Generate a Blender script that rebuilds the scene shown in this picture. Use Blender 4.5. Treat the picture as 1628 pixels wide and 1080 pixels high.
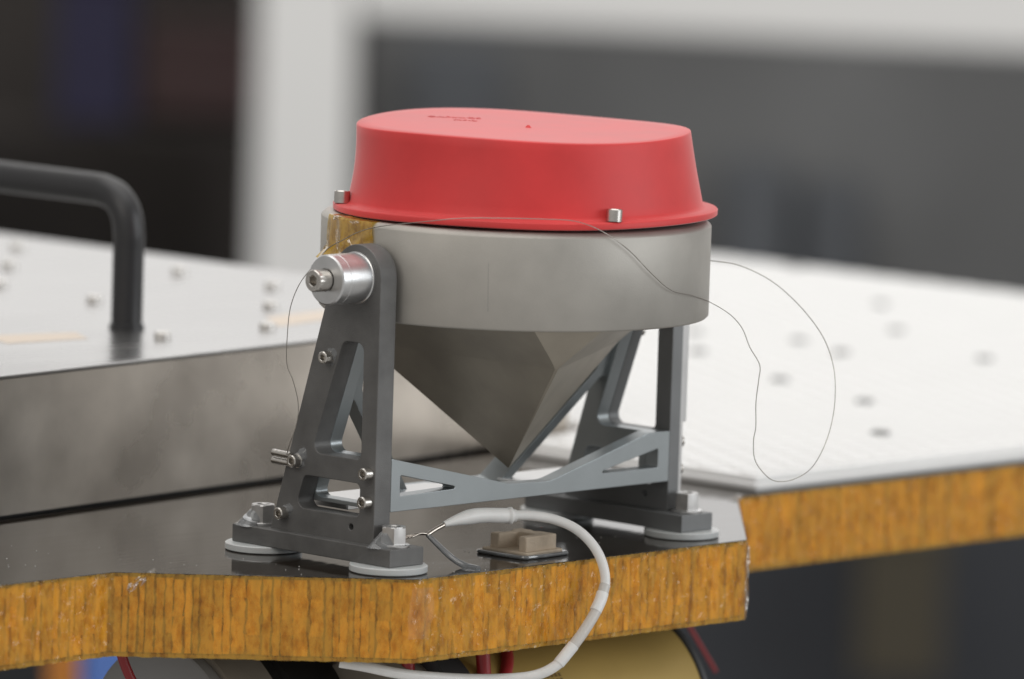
import bpy, bmesh, math, random
from mathutils import Vector, Matrix
random.seed(7)
for o in list(bpy.data.objects): bpy.data.objects.remove(o)
sc = bpy.context.scene
COL = sc.collection
MM = 0.001
V = Vector

# ------------------------------------------------------------------ camera
cam = bpy.data.cameras.new('camera'); camo = bpy.data.objects.new('camera', cam); COL.objects.link(camo)
cR, cU, cF = V((0.690922, -0.72224, 0.031573)), V((0.060122, 0.100927, 0.993076)), V((0.720425, 0.68424, -0.113155))
cP = V((-1688.02, -1602.92, 340.66)) * MM
camo.matrix_world = Matrix(((cR.x, cU.x, -cF.x, cP.x), (cR.y, cU.y, -cF.y, cP.y), (cR.z, cU.z, -cF.z, cP.z), (0, 0, 0, 1)))
cam.sensor_width = 36; cam.lens = 229.233; cam.clip_start = 0.05; cam.clip_end = 60
cam.dof.use_dof = True; cam.dof.focus_distance = 2.305; cam.dof.aperture_fstop = 8.0; cam.dof.aperture_blades = 9
sc.camera = camo
HX, HY = 0.72509, 0.68865          # horizontal view direction, used to turn the back of the hall
def hall(s, d, z): return V((d * HX + s * HY, d * HY - s * HX, z))   # s to the right, d away, mm

# ------------------------------------------------------------------ world, lamps, exposure
w = bpy.data.worlds.new('World'); sc.world = w; w.use_nodes = True
wb = w.node_tree.nodes['Background']; wb.inputs[0].default_value = (1.0, 0.975, 0.94, 1); wb.inputs[1].default_value = 0.42
def area(name, loc, target, sx, sy, power, color):
    l = bpy.data.lights.new(name, 'AREA'); l.shape = 'RECTANGLE'; l.size = sx; l.size_y = sy; l.energy = power; l.color = color
    o = bpy.data.objects.new(name, l); COL.objects.link(o); o.location = V(loc) * MM
    o.rotation_euler = (V(target) - V(loc)).to_track_quat('-Z', 'Y').to_euler(); return o
area('ceiling_lamp', (100, 300, 2700), (100, 300, 0), 3.2, 3.2, 52, (1, 0.985, 0.96))
area('far_ceiling_lamp', hall(0, 5000, 1700), hall(0, 0, 300), 6.5, 3.2, 47, (1, 0.99, 0.985))
area('side_lamp', (1500, -3000, 850), (0, 0, 60), 2.4, 1.6, 41, (0.93, 0.97, 1))
area('front_lamp', hall(-1800, -2300, 1900), (0, 0, 60), 2.0, 1.6, 20, (1, 0.95, 0.88))
area('hall_lamp', hall(200, 2600, 2600), hall(100, 5000, -300), 3.0, 1.2, 58, (1, 0.98, 0.96))
sc.view_settings.view_transform = 'Standard'; sc.view_settings.look = 'None'
sc.view_settings.exposure = 0; sc.view_settings.gamma = 1
sc.cycles.max_bounces = 10; sc.cycles.transparent_max_bounces = 12

# ------------------------------------------------------------------ materials
def mat(name, col, rough=0.5, metal=0.0, var=0.0, vscale=60, bump=0.0, bscale=400, coat=0.0, spec=0.5, stretch=(1, 1, 1),
        trans=0.0, rvar=0.0, obj_random=0.0, ior=None, sss=0.0, var2=None, coat_rough=0.05):
    m = bpy.data.materials.new(name); m.use_nodes = True; nt = m.node_tree; b = nt.nodes['Principled BSDF']
    b.inputs['Base Color'].default_value = (*col, 1); b.inputs['Roughness'].default_value = rough; b.inputs['Metallic'].default_value = metal
    b.inputs['Coat Weight'].default_value = coat; b.inputs['Coat Roughness'].default_value = coat_rough
    b.inputs['Specular IOR Level'].default_value = spec; b.inputs['Transmission Weight'].default_value = trans
    if ior: b.inputs['IOR'].default_value = ior
    if sss: b.inputs['Subsurface Weight'].default_value = sss; b.inputs['Subsurface Radius'].default_value = (.004, .003, .003); b.inputs['Subsurface Scale'].default_value = 0.5
    geo = nt.nodes.new('ShaderNodeNewGeometry'); mp = nt.nodes.new('ShaderNodeMapping'); mp.inputs['Scale'].default_value = stretch
    nt.links.new(geo.outputs['Position'], mp.inputs['Vector'])
    def noise(scale, detail=5, rough=0.55):
        n = nt.nodes.new('ShaderNodeTexNoise'); n.inputs['Scale'].default_value = scale; n.inputs['Detail'].default_value = detail; n.inputs['Roughness'].default_value = rough
        nt.links.new(mp.outputs[0], n.inputs['Vector']); return n
    last = None
    if var:
        n = noise(vscale); r = nt.nodes.new('ShaderNodeMapRange'); r.inputs['From Min'].default_value = 0.3; r.inputs['From Max'].default_value = 0.7
        nt.links.new(n.outputs['Fac'], r.inputs['Value'])
        mx = nt.nodes.new('ShaderNodeMix'); mx.data_type = 'RGBA'; lo = var2 or tuple(c * (1 - var) for c in col)
        mx.inputs['A'].default_value = (*lo, 1); mx.inputs['B'].default_value = (*[min(1, c * (1 + var * 0.6)) for c in col], 1)
        nt.links.new(r.outputs[0], mx.inputs['Factor']); last = mx.outputs['Result']
        if rvar:
            rr = nt.nodes.new('ShaderNodeMapRange'); rr.inputs['To Min'].default_value = rough - rvar; rr.inputs['To Max'].default_value = rough + rvar
            nt.links.new(n.outputs['Fac'], rr.inputs['Value']); nt.links.new(rr.outputs[0], b.inputs['Roughness'])
    if obj_random:
        oi = nt.nodes.new('ShaderNodeObjectInfo'); r = nt.nodes.new('ShaderNodeMapRange'); r.inputs['To Min'].default_value = 1 - obj_random; r.inputs['To Max'].default_value = 1 + obj_random
        nt.links.new(oi.outputs['Random'], r.inputs['Value'])
        hs = nt.nodes.new('ShaderNodeHueSaturation'); nt.links.new(r.outputs[0], hs.inputs['Value'])
        if last: nt.links.new(last, hs.inputs['Color'])
        else: hs.inputs['Color'].default_value = (*col, 1)
        last = hs.outputs[0]
    if last: nt.links.new(last, b.inputs['Base Color'])
    if bump:
        n = noise(bscale, 3); bp = nt.nodes.new('ShaderNodeBump'); bp.inputs['Strength'].default_value = bump; bp.inputs['Distance'].default_value = 0.0004
        nt.links.new(n.outputs['Fac'], bp.inputs['Height']); nt.links.new(bp.outputs[0], b.inputs['Normal'])
    return m
def film(name, tint, gloss, bump, bscale, rough=0.05, dens=0.0, stretch=(1, 1, 1)):
    """thin coloured plastic film: tinted see-through with a glossy skin"""
    m = bpy.data.materials.new(name); m.use_nodes = True; nt = m.node_tree; nt.nodes.clear()
    out = nt.nodes.new('ShaderNodeOutputMaterial'); tr = nt.nodes.new('ShaderNodeBsdfTransparent'); tr.inputs[0].default_value = (*tint, 1)
    df = nt.nodes.new('ShaderNodeBsdfDiffuse'); df.inputs[0].default_value = (tint[0] * .75, tint[1] * .75, tint[2] * .75, 1)
    gp = nt.nodes.new('ShaderNodeNewGeometry'); nm = nt.nodes.new('ShaderNodeMapping'); nm.inputs['Scale'].default_value = (1, 1, .45)
    nn = nt.nodes.new('ShaderNodeTexNoise'); nn.inputs['Scale'].default_value = 330; nn.inputs['Detail'].default_value = 6; nn.inputs['Roughness'].default_value = .7
    rp = nt.nodes.new('ShaderNodeValToRGB'); rp.color_ramp.elements[0].position = .36; rp.color_ramp.elements[1].position = .56
    rp.color_ramp.elements[0].color = (tint[0] * .36, tint[1] * .26, tint[2] * .16, 1); rp.color_ramp.elements[1].color = (tint[0] * .82, tint[1] * .74, tint[2] * .70, 1)
    nt.links.new(gp.outputs['Position'], nm.inputs[0]); nt.links.new(nm.outputs[0], nn.inputs['Vector']); nt.links.new(nn.outputs['Fac'], rp.inputs[0]); nt.links.new(rp.outputs[0], df.inputs[0])
    m1 = nt.nodes.new('ShaderNodeMixShader'); m1.inputs[0].default_value = dens
    gl = nt.nodes.new('ShaderNodeBsdfGlossy'); gl.inputs['Roughness'].default_value = rough
    lw0 = nt.nodes.new('ShaderNodeLayerWeight'); lw0.inputs['Blend'].default_value = 0.5
    pw = nt.nodes.new('ShaderNodeMath'); pw.operation = 'POWER'; pw.inputs[1].default_value = 4.0; nt.links.new(lw0.outputs['Facing'], pw.inputs[0])
    lw = nt.nodes.new('ShaderNodeMapRange'); lw.inputs['To Min'].default_value = gloss; lw.inputs['To Max'].default_value = 1.0; nt.links.new(pw.outputs[0], lw.inputs['Value'])
    geo = nt.nodes.new('ShaderNodeNewGeometry'); mp = nt.nodes.new('ShaderNodeMapping'); mp.inputs['Scale'].default_value = stretch
    n = nt.nodes.new('ShaderNodeTexNoise'); n.inputs['Scale'].default_value = bscale; n.inputs['Detail'].default_value = 3
    bp = nt.nodes.new('ShaderNodeBump'); bp.inputs['Strength'].default_value = bump; bp.inputs['Distance'].default_value = 0.001
    nt.links.new(geo.outputs['Position'], mp.inputs['Vector']); nt.links.new(mp.outputs[0], n.inputs['Vector']); nt.links.new(n.outputs['Fac'], bp.inputs['Height'])
    nt.links.new(bp.outputs[0], gl.inputs['Normal']); nt.links.new(bp.outputs[0], lw0.inputs['Normal'])
    m2 = nt.nodes.new('ShaderNodeMixShader'); nt.links.new(lw.outputs[0], m2.inputs[0])
    nt.links.new(tr.outputs[0], m1.inputs[1]); nt.links.new(df.outputs[0], m1.inputs[2])
    nt.links.new(m1.outputs[0], m2.inputs[1]); nt.links.new(gl.outputs[0], m2.inputs[2]); nt.links.new(m2.outputs[0], out.inputs[0])
    return m
M = {}
M['housing'] = mat('blasted_titanium', (0.45, 0.43, 0.395), 0.52, 0.35, var=0.17, vscale=28, bump=0.12, bscale=1800, rvar=0.08)
M['cube'] = mat('cast_reflector_body', (0.36, 0.325, 0.27), 0.45, 0.45, var=0.12, vscale=60, bump=0.05, bscale=1500)
M['anod_dark'] = mat('dark_anodised_aluminium', (0.150, 0.148, 0.145), 0.50, 0.35, var=0.20, vscale=90, bump=0.25, bscale=2200)
M['anod_mid'] = mat('grey_anodised_aluminium', (0.20, 0.205, 0.208), 0.48, 0.35, var=0.08, vscale=70, bump=0.12, bscale=2200)
M['frame'] = mat('blue_grey_anodised_aluminium', (0.37, 0.40, 0.412), 0.34, 0.75, var=0.06, vscale=60, bump=0.06, bscale=2200)
M['bare'] = mat('bare_aluminium', (0.72, 0.72, 0.72), 0.30, 1.0, var=0.06, vscale=90)
M['turned'] = mat('turned_aluminium', (0.74, 0.745, 0.75), 0.33, 1.0, var=0.10, vscale=500, stretch=(6, .2, .2), bump=0.05, bscale=700)
M['steel'] = mat('stainless_steel', (0.60, 0.575, 0.54), 0.26, 1.0, var=0.12, vscale=300)
M['lidscrew'] = mat('bright_screw', (0.78, 0.76, 0.73), 0.36, 0.6)
M['boltsteel'] = mat('zinc_bolt', (0.52, 0.51, 0.50), 0.38, 0.9, var=0.15, vscale=200)
M['red'] = mat('red_polyethylene', (0.68, 0.046, 0.047), 0.50, 0.0, var=0.10, vscale=40, bump=0.05, bscale=260, spec=0.4, sss=0.05, rvar=0.05)
_b = M['red'].node_tree.nodes['Principled BSDF']; _b.inputs['Sheen Weight'].default_value = 0.36; _b.inputs['Sheen Roughness'].default_value = 0.35; _b.inputs['Sheen Tint'].default_value = (1, .9, .9, 1)
M['nylon'] = mat('white_nylon', (0.56, 0.58, 0.58), 0.34, 0, sss=0.2)
M['resin'] = mat('clear_resin', (0.80, 0.82, 0.84), 0.04, 0, trans=0.85, ior=1.5)
M['dresin'] = mat('grey_resin', (0.30, 0.31, 0.32), 0.05, 0, trans=0.45, ior=1.5, coat=1)
M['white_tube'] = mat('white_heat_shrink', (0.80, 0.795, 0.78), 0.42, 0, var=0.05, vscale=200, bump=0.1, bscale=500, sss=0.1)
M['clear_tube'] = mat('milky_clear_sleeve', (0.74, 0.72, 0.69), 0.25, 0, trans=0.25, ior=1.35)
M['foam'] = mat('tan_foam', (0.52, 0.43, 0.33), 0.85, 0, var=0.10, vscale=300, bump=0.5, bscale=1500)
M['filament'] = mat('fine_wire', (0.34, 0.31, 0.28), 0.3, 0.8)
M['braid'] = mat('tinned_braid', (0.62, 0.56, 0.50), 0.3, 1.0, var=0.3, vscale=900)
M['boxmetal'] = mat('brushed_aluminium_sheet', (0.64, 0.59, 0.53), 0.29, 1.0, var=0.34, vscale=15, rvar=0.16, bump=0.03, bscale=900, stretch=(1, 1, 1))
M['boxtop'] = mat('rolled_aluminium_lid', (0.47, 0.466, 0.46), 0.27, 1.0, var=0.05, vscale=14, rvar=0.08, stretch=(1, 3, 1))
M['handle'] = mat('black_powder_coat', (0.022, 0.022, 0.024), 0.38, 0, bump=0.1, bscale=900)
M['label'] = mat('tan_tape_patch', (0.66, 0.55, 0.44), 0.40, 0)
M['white'] = mat('white_paint', (0.79, 0.79, 0.785), 0.36, 0, var=0.02, vscale=30)
M['screwdark'] = mat('dull_fastener', (0.34, 0.32, 0.30), 0.42, 0.8)
M['tray_fast'] = mat('grey_fastener', (0.25, 0.25, 0.25), 0.45, 0.5)
M['sheet'] = mat('facesheet_edge', (0.30, 0.25, 0.18), 0.35, 0.1, var=0.3, vscale=200)
M['cell'] = mat('honeycomb_core', (0.86, 0.72, 0.44), 0.50, 0.15, var=0.30, vscale=260, stretch=(1, 1, .35), obj_random=0.22, bump=0.5, bscale=500)
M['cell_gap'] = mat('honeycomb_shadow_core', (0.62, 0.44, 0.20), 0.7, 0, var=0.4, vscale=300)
M['amber'] = film('amber_tape_film', (0.99, 0.64, 0.095), 0.05, 1.0, 300, 0.09, 0.40, (1, 1, .6))
M['amber_light'] = film('amber_tape_overlap', (0.99, 0.955, 0.86), 0.05, 0.4, 200, 0.08, 0.05)
M['amber_patch'] = film('amber_tape_patch', (0.99, 0.70, 0.14), 0.10, 0.15, 300, 0.06, 0.45)
M['clear_film'] = film('clear_tape_fold', (0.93, 0.90, 0.84), 0.30, 0.8, 500, 0.05, 0.1)
M['crease_glint'] = film('tape_crease_glint', (0.99, 0.86, 0.60), 0.34, 0.4, 700, 0.10, 0.35)  # pale glossy tint stands in for highlights on the tape creases
M['gold'] = mat('gold_film_drum', (0.50, 0.35, 0.11), 0.46, 0.35, var=0.10, vscale=20)
M['dark_rim'] = mat('dark_rim', (0.055, 0.057, 0.062), 0.45, 0.2)
M['beige'] = mat('beige_casing', (0.30, 0.27, 0.23), 0.5, 0.1, var=0.1)
M['redwire'] = mat('red_wire_jacket', (0.30, 0.018, 0.022), 0.35, 0)
M['black'] = mat('black_plastic', (0.014, 0.014, 0.015), 0.5)
M['ink'] = mat('red_ink', (0.70, 0.36, 0.36), 0.4, 0.6, var=0.4, vscale=1500, var2=(0.68, 0.60, 0.60))
M['print'] = mat('brown_print', (0.16, 0.10, 0.035), 0.5)
M['flake'] = mat('pale_dust', (0.75, 0.73, 0.70), 0.4)
def deck_material():
    m = mat('carbon_facesheet', (0.018, 0.016, 0.015), 0.08, 0)
    nt = m.node_tree; b = nt.nodes['Principled BSDF']
    geo = nt.nodes.new('ShaderNodeNewGeometry'); mp = nt.nodes.new('ShaderNodeMapping'); mp.inputs['Rotation'].default_value = (0, 0, math.radians(40)); mp.inputs['Scale'].default_value = (20, 210, 60)
    n = nt.nodes.new('ShaderNodeTexNoise'); n.inputs['Scale'].default_value = 1.0; n.inputs['Detail'].default_value = 4
    nt.links.new(geo.outputs['Position'], mp.inputs[0]); nt.links.new(mp.outputs[0], n.inputs['Vector'])
    ck = nt.nodes.new('ShaderNodeTexChecker'); ck.inputs['Scale'].default_value = 420; ck.inputs[1].default_value = (0.014, 0.0115, 0.009, 1); ck.inputs[2].default_value = (0.036, 0.028, 0.021, 1)
    mp2 = nt.nodes.new('ShaderNodeMapping'); mp2.inputs['Rotation'].default_value = (0, 0, math.radians(45)); nt.links.new(geo.outputs['Position'], mp2.inputs[0]); nt.links.new(mp2.outputs[0], ck.inputs['Vector'])
    nt.links.new(ck.outputs['Color'], b.inputs['Base Color'])
    r = nt.nodes.new('ShaderNodeMapRange'); r.inputs['From Min'].default_value = 0.3; r.inputs['From Max'].default_value = 0.7; r.inputs['To Min'].default_value = 0.04; r.inputs['To Max'].default_value = 0.12
    nt.links.new(n.outputs['Fac'], r.inputs['Value']); nt.links.new(r.outputs[0], b.inputs['Roughness'])
    bp = nt.nodes.new('ShaderNodeBump'); bp.inputs['Strength'].default_value = 0.10; bp.inputs['Distance'].default_value = 0.0003
    nt.links.new(n.outputs['Fac'], bp.inputs['Height']); nt.links.new(bp.outputs[0], b.inputs['Normal'])
    return m
M['deck'] = deck_material()
M['wallgrey'] = mat('grey_panel', (0.155, 0.158, 0.160), 0.6, 0, var=0.28, vscale=2.2)
M['darkwall'] = mat('dark_shelf_back', (0.033, 0.027, 0.024), 0.7, 0, var=0.35, vscale=3)
M['navywall'] = mat('dark_blue_grey_wall', (0.052, 0.056, 0.066), 0.6, 0, var=0.2, vscale=2)
M['cabgrey'] = mat('blue_grey_cabinet', (0.098, 0.106, 0.118), 0.6, 0, var=0.2, vscale=3)
M['pillar'] = mat('white_painted_steel', (0.80, 0.80, 0.79), 0.5)
M['blue'] = mat('deep_blue_plastic', (0.012, 0.010, 0.042), 0.5)
M['darkred'] = mat('dark_red_plastic', (0.034, 0.013, 0.013), 0.5)
M['ochre'] = mat('ochre_plastic', (0.085, 0.072, 0.048), 0.6)
M['skyblue'] = mat('blue_carton', (0.10, 0.20, 0.55), 0.5)
M['orange'] = mat('orange_carton', (0.60, 0.22, 0.03), 0.5)
M['palegrey'] = mat('pale_grey_housing', (0.30, 0.30, 0.30), 0.5)
M['floor'] = mat('dark_hall_floor', (0.06, 0.06, 0.062), 0.5)

# ------------------------------------------------------------------ builders (all coordinates in mm, z = 0 on the deck)
WL = {}
def link(name, me, m, parent=None, loc=None):
    """link a mesh whose vertices are world mm/1000; recentre it on its own base"""
    if m is not None and not me.materials: me.materials.append(m)
    o = bpy.data.objects.new(name, me); COL.objects.link(o)
    if loc is None:
        xs = [v.co for v in me.vertices]
        lo = V([min(c[i] for c in xs) for i in range(3)]); hi = V([max(c[i] for c in xs) for i in range(3)])
        loc = V(((lo.x + hi.x) / 2, (lo.y + hi.y) / 2, lo.z)); me.transform(Matrix.Translation(-loc))
    pl = WL.get(parent.name, V((0, 0, 0))) if parent else V((0, 0, 0))
    o.location = loc - pl; WL[o.name] = loc.copy()
    if parent: o.parent = parent
    return o
def empty(name, loc):
    o = bpy.data.objects.new(name, None); COL.objects.link(o); o.location = V(loc) * MM; o.empty_display_size = 0.01; WL[o.name] = V(loc) * MM; return o
def tag(o, label=None, cat=None, group=None, kind=None):
    if label: o['label'] = label
    if cat: o['category'] = cat
    if group: o['group'] = group
    if kind: o['kind'] = kind
    return o
def mesh(name, verts, faces, smooth=False, flat_angle=None):
    me = bpy.data.meshes.new(name); me.from_pydata([tuple(V(v) * MM) for v in verts], [], faces); me.validate(); 
    bm = bmesh.new(); bm.from_mesh(me); bmesh.ops.recalc_face_normals(bm, faces=bm.faces); bm.to_mesh(me); bm.free()
    if smooth:
        me.polygons.foreach_set('use_smooth', [True] * len(me.polygons)); sharp(me, flat_angle or 40)
    return me
def sharp(me, deg):
    bm = bmesh.new(); bm.from_mesh(me)
    for e in bm.edges:
        if len(e.link_faces) == 2: e.smooth = e.calc_face_angle(0) < math.radians(deg)
    bm.to_mesh(me); bm.free()
def loft(name, rings, cap0=True, cap1=True, smooth=True, deg=35, closed=True):
    n = len(rings[0]); vs = [p for r in rings for p in r]; fs = []
    for i in range(len(rings) - 1):
        for j in range(n if closed else n - 1):
            k = (j + 1) % n; fs.append((i * n + j, i * n + k, (i + 1) * n + k, (i + 1) * n + j))
    if cap0: fs.append(tuple(range(n - 1, -1, -1)))
    if cap1: b = (len(rings) - 1) * n; fs.append(tuple(b + j for j in range(n)))
    return mesh(name, vs, fs, smooth, deg)
def circle(r, z, n=48, c=(0, 0), ph=0): return [V((c[0] + r * math.cos(ph + 2 * math.pi * j / n), c[1] + r * math.sin(ph + 2 * math.pi * j / n), z)) for j in range(n)]
def hexring(r, z, n=24):
    out = []
    for j in range(n):
        a = 2 * math.pi * j / n; s = math.pi / 3; q = (a % s) - s / 2; rr = r * math.cos(s / 2) / math.cos(q); out.append(V((rr * math.cos(a), rr * math.sin(a), z)))
    return out
def place(me, mtx):
    m = mtx.copy(); m.translation = m.translation * MM; me.transform(m); return me
def frame_from(origin, zaxis, xhint=(0, 0, 1)):
    z = V(zaxis).normalized(); x = V(xhint); x = (x - z * x.dot(z)).normalized(); y = z.cross(x)
    o = V(origin); return Matrix(((x.x, y.x, z.x, o.x), (x.y, y.y, z.y, o.y), (x.z, y.z, z.z, o.z), (0, 0, 0, 1)))
def fillet(poly, rad, seg=6):
    """round the corners of a 2-D polygon; rad is a number or one per corner"""
    n = len(poly); out = []
    for i in range(n):
        p, a, b = V(poly[i]), V(poly[i - 1]), V(poly[(i + 1) % n]); r = rad[i] if isinstance(rad, (list, tuple)) else rad
        u, v = (a - p), (b - p); lu, lv = u.length, v.length; u.normalize(); v.normalize()
        ang = u.angle(v)
        if r <= 0 or ang > 3.1: out.append(p); continue
        t = min(r / math.tan(ang / 2), lu * .48, lv * .48); r2 = t * math.tan(ang / 2)
        c = p + (u + v).normalized() * (r2 / math.sin(ang / 2)); s, e = p + u * t - c, p + v * t - c
        tot = s.angle(e); cr = s.x * e.y - s.y * e.x; sg = 1 if cr > 0 else -1; seg = max(2, math.ceil(math.degrees(tot) / 9.5))
        for k in range(seg + 1):
            q = sg * tot * k / seg; out.append(c + V((s.x * math.cos(q) - s.y * math.sin(q), s.x * math.sin(q) + s.y * math.cos(q))))
    return out
def plate(outline, holes, t, bevel=0.25, mtx=None):
    """flat plate with holes and softened edges, local XY outline, thickness along local Z from 0 to t"""
    cu = bpy.data.curves.new('tmp', 'CURVE'); cu.dimensions = '2D'; cu.fill_mode = 'BOTH'
    cu.extrude = max(t / 2 - bevel, 1e-4); cu.bevel_depth = bevel; cu.bevel_resolution = 1; cu.offset = -bevel
    for poly in [outline] + list(holes):
        sp = cu.splines.new('POLY'); sp.points.add(len(poly) - 1); sp.use_cyclic_u = True
        for k, q in enumerate(poly): sp.points[k].co = (q[0], q[1], 0, 1)
    ob = bpy.data.objects.new('tmp', cu); COL.objects.link(ob)
    dg = bpy.context.evaluated_depsgraph_get(); me = bpy.data.meshes.new_from_object(ob.evaluated_get(dg)); bpy.data.objects.remove(ob); bpy.data.curves.remove(cu)
    bm = bmesh.new(); bm.from_mesh(me); bmesh.ops.remove_doubles(bm, verts=bm.verts, dist=0.004); bmesh.ops.recalc_face_normals(bm, faces=bm.faces); bm.to_mesh(me); bm.free()
    me.materials.clear()
    me.transform(Matrix.Translation((0, 0, t / 2)))
    if mtx is not None: me.transform(mtx)
    me.transform(Matrix.Scale(MM, 4))
    me.polygons.foreach_set('use_smooth', [True] * len(me.polygons)); sharp(me, 11)
    return me
YZ = lambda x: Matrix(((0, 0, 1, x), (1, 0, 0, 0), (0, 1, 0, 0), (0, 0, 0, 1)))       # local (y, z) drawn in a plane of constant x
XZ = lambda y: Matrix(((1, 0, 0, 0), (0, 0, 1, y), (0, 1, 0, 0), (0, 0, 0, 1)))       # local (x, z) in a plane of constant y
XY = lambda z: Matrix.Translation((0, 0, z))
def rect(x0, x1, y0, y1, r=0.0, seg=4):
    p = [(x0, y0), (x1, y0), (x1, y1), (x0, y1)]; return fillet(p, r, seg) if r else [V(q) for q in p]
def block(x0, x1, y0, y1, z0, z1, bevel=0.3): return plate(rect(x0, x1, y0, y1), [], z1 - z0, bevel, XY(z0))
def catmull(pts, sub=6):
    P = [V(p) for p in pts]; P = [P[0] * 2 - P[1]] + P + [P[-1] * 2 - P[-2]]; out = []
    for i in range(1, len(P) - 2):
        for k in range(sub):
            t = k / sub; a, b, c, d = P[i - 1:i + 3]
            out.append(0.5 * ((2 * b) + (c - a) * t + (2 * a - 5 * b + 4 * c - d) * t * t + (3 * b - a - 3 * c + d) * t ** 3))
    out.append(P[-2]); return out
def tube(pts, r, n=10, sub=6):
    C = catmull(pts, sub); N = len(C); rad = (lambda i: r) if not callable(r) else (lambda i: r(i / (N - 1))); rings = []; up = V((0.13, 0.31, 0.94))
    for i, p in enumerate(C):
        t = (C[min(i + 1, N - 1)] - C[max(i - 1, 0)]).normalized(); x = up - t * up.dot(t)
        x.normalize(); up = x; y = t.cross(x)
        rings.append([p + (x * math.cos(2 * math.pi * j / n) + y * math.sin(2 * math.pi * j / n)) * rad(i) for j in range(n)])
    return loft('tube', rings, deg=60)
def shared(name, me, m, parent, locmm, rot=None):
    """an object on shared mesh data"""
    if not me.materials: me.materials.append(m)
    o = bpy.data.objects.new(name, me); COL.objects.link(o); l = V(locmm) * MM; o.location = l - (WL.get(parent.name, V((0, 0, 0))) if parent else V((0, 0, 0)))
    WL[o.name] = l
    if rot is not None: o.rotation_euler = rot
    if parent: o.parent = parent
    return o
def socket_screw(r, h, sr, n=24):
    return loft('socket_screw', [circle(r, 0, n), circle(r, h - .35, n), circle(r - .35, h, n), hexring(sr * 1.16, h, n), hexring(sr, h - .15, n), hexring(sr, h * .35, n)], deg=30)
def hex_bolt(r, h):
    n = 24
    return loft('hex_bolt', [hexring(r, 0, n), hexring(r, h - .4, n), circle(r * .87, h, n), circle(r * .52, h, n), circle(r * .45, h - .4, n), circle(r * .45, h - 2.2, n)], deg=25)

# ================================================================== THE DECK (structure the things rest on)
T = 29.4
path = [(-900, 37), (-158, 38), (-82, -35), (89, -37), (172, 41.8), (827, 41.8)]
front = fillet(path + [(827, 652), (420, 652), (240, 560), (-900, 560)], [0, 5, 6, 4, 2.5, 0, 0, 0, 0, 0], 6)
deck = link('deck', plate(front, [], 1.0, 0.15, XY(-1.0)), M['deck']); tag(deck, kind='structure')
link('bottom_sheet', plate(front, [], 0.9, 0.15, XY(-T)), M['sheet'], deck)
inset = fillet([(-898, 39.8), (-156.5, 40.8), (-80.8, -32.2), (87.8, -34.2), (170.8, 44.6), (824, 44.6), (824, 649), (421, 649), (241, 557), (-897, 557)], [0, 5, 6, 4, 2.5, 0, 0, 0, 0, 0], 6)
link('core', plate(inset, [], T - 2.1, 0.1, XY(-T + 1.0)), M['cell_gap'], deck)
# honeycomb cells of the cut edge: every cell wall strip is a piece
def cell_mesh(seed, wd, H):
    """one torn strip of core wall: uneven sides, face slightly buckled"""
    rnd = random.Random(seed); rows = max(3, int(H / 2.6)); vs = []; fs = []
    for i in range(rows + 1):
        z = -H / 2 + H * i / rows
        a = -wd / 2 + rnd.uniform(-.05, .16) * wd; b = wd / 2 + rnd.uniform(-.16, .05) * wd; d = rnd.uniform(-.22, .22)
        vs += [(a, -2.2, z), (a + .1, d + rnd.uniform(-.15, .15), z), ((a + b) / 2, d + rnd.uniform(-.1, .3), z), (b - .1, d + rnd.uniform(-.15, .15), z), (b, -2.2, z)]
    for i in range(rows):
        for j in range(4): fs.append((i * 5 + j, i * 5 + j + 1, i * 5 + j + 6, i * 5 + j + 5))
    fs += [(0, 1, 2, 3, 4), tuple(rows * 5 + j for j in (4, 3, 2, 1, 0))]
    return mesh('honeycomb_cell', vs, fs, False)
cw = (2.2, 2.8, 3.4, 4.2, 5.2, 3.0); ch = (26.8, 19.5, 13.0, 7.0)
cells = {(k, q): cell_mesh(k * 7 + q, cw[k], ch[q]) for k in range(6) for q in range(4)}
stacks = ((0,), (0,), (0,), (1, 3), (3, 1), (2, 2), (2, 3, 3), (3, 2, 3), (3, 3, 2), (1, 3), (2, 2))
edge = fillet(path, [0, 5, 6, 4, 2.5, 0], 6)
def along(poly, s):
    for a, b in zip(poly, poly[1:]):
        L = (V(b) - V(a)).length
        if s <= L: t = (V(b) - V(a)) / L; return V(a) + t * s, t
        s -= L
    return V(poly[-1]), t
s0 = 681.0; s = s0; rnd = random.Random(3); ncell = 0
total = sum((V(b) - V(a)).length for a, b in zip(edge, edge[1:]))
while s < 1310 and ncell < 296:
    if 1025 < s < 1128: s = 1128.0                       # the return face that cannot be seen
    k = rnd.randrange(6); p, t = along(edge, s + cw[k] / 2); nrm = V((t.y, -t.x)); st = rnd.choice(stacks) if ncell < 262 else (0,); z = -T + 1.3
    for q in st:
        dep = rnd.choice((-.75, -.7, -.6, -.55, -.5, -.5, -.65, -1.3, -1.9)); c_ = p + nrm * dep; z += ch[q] / 2
        shared('honeycomb_cell', cells[(k, q)], M['cell'], deck, (c_.x, c_.y, z), (0, math.pi if rnd.random() < .5 else 0, math.atan2(t.y, t.x) + math.pi)); z += ch[q] / 2; ncell += 1
    s += cw[k] * rnd.uniform(.88, 1.08)
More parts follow.
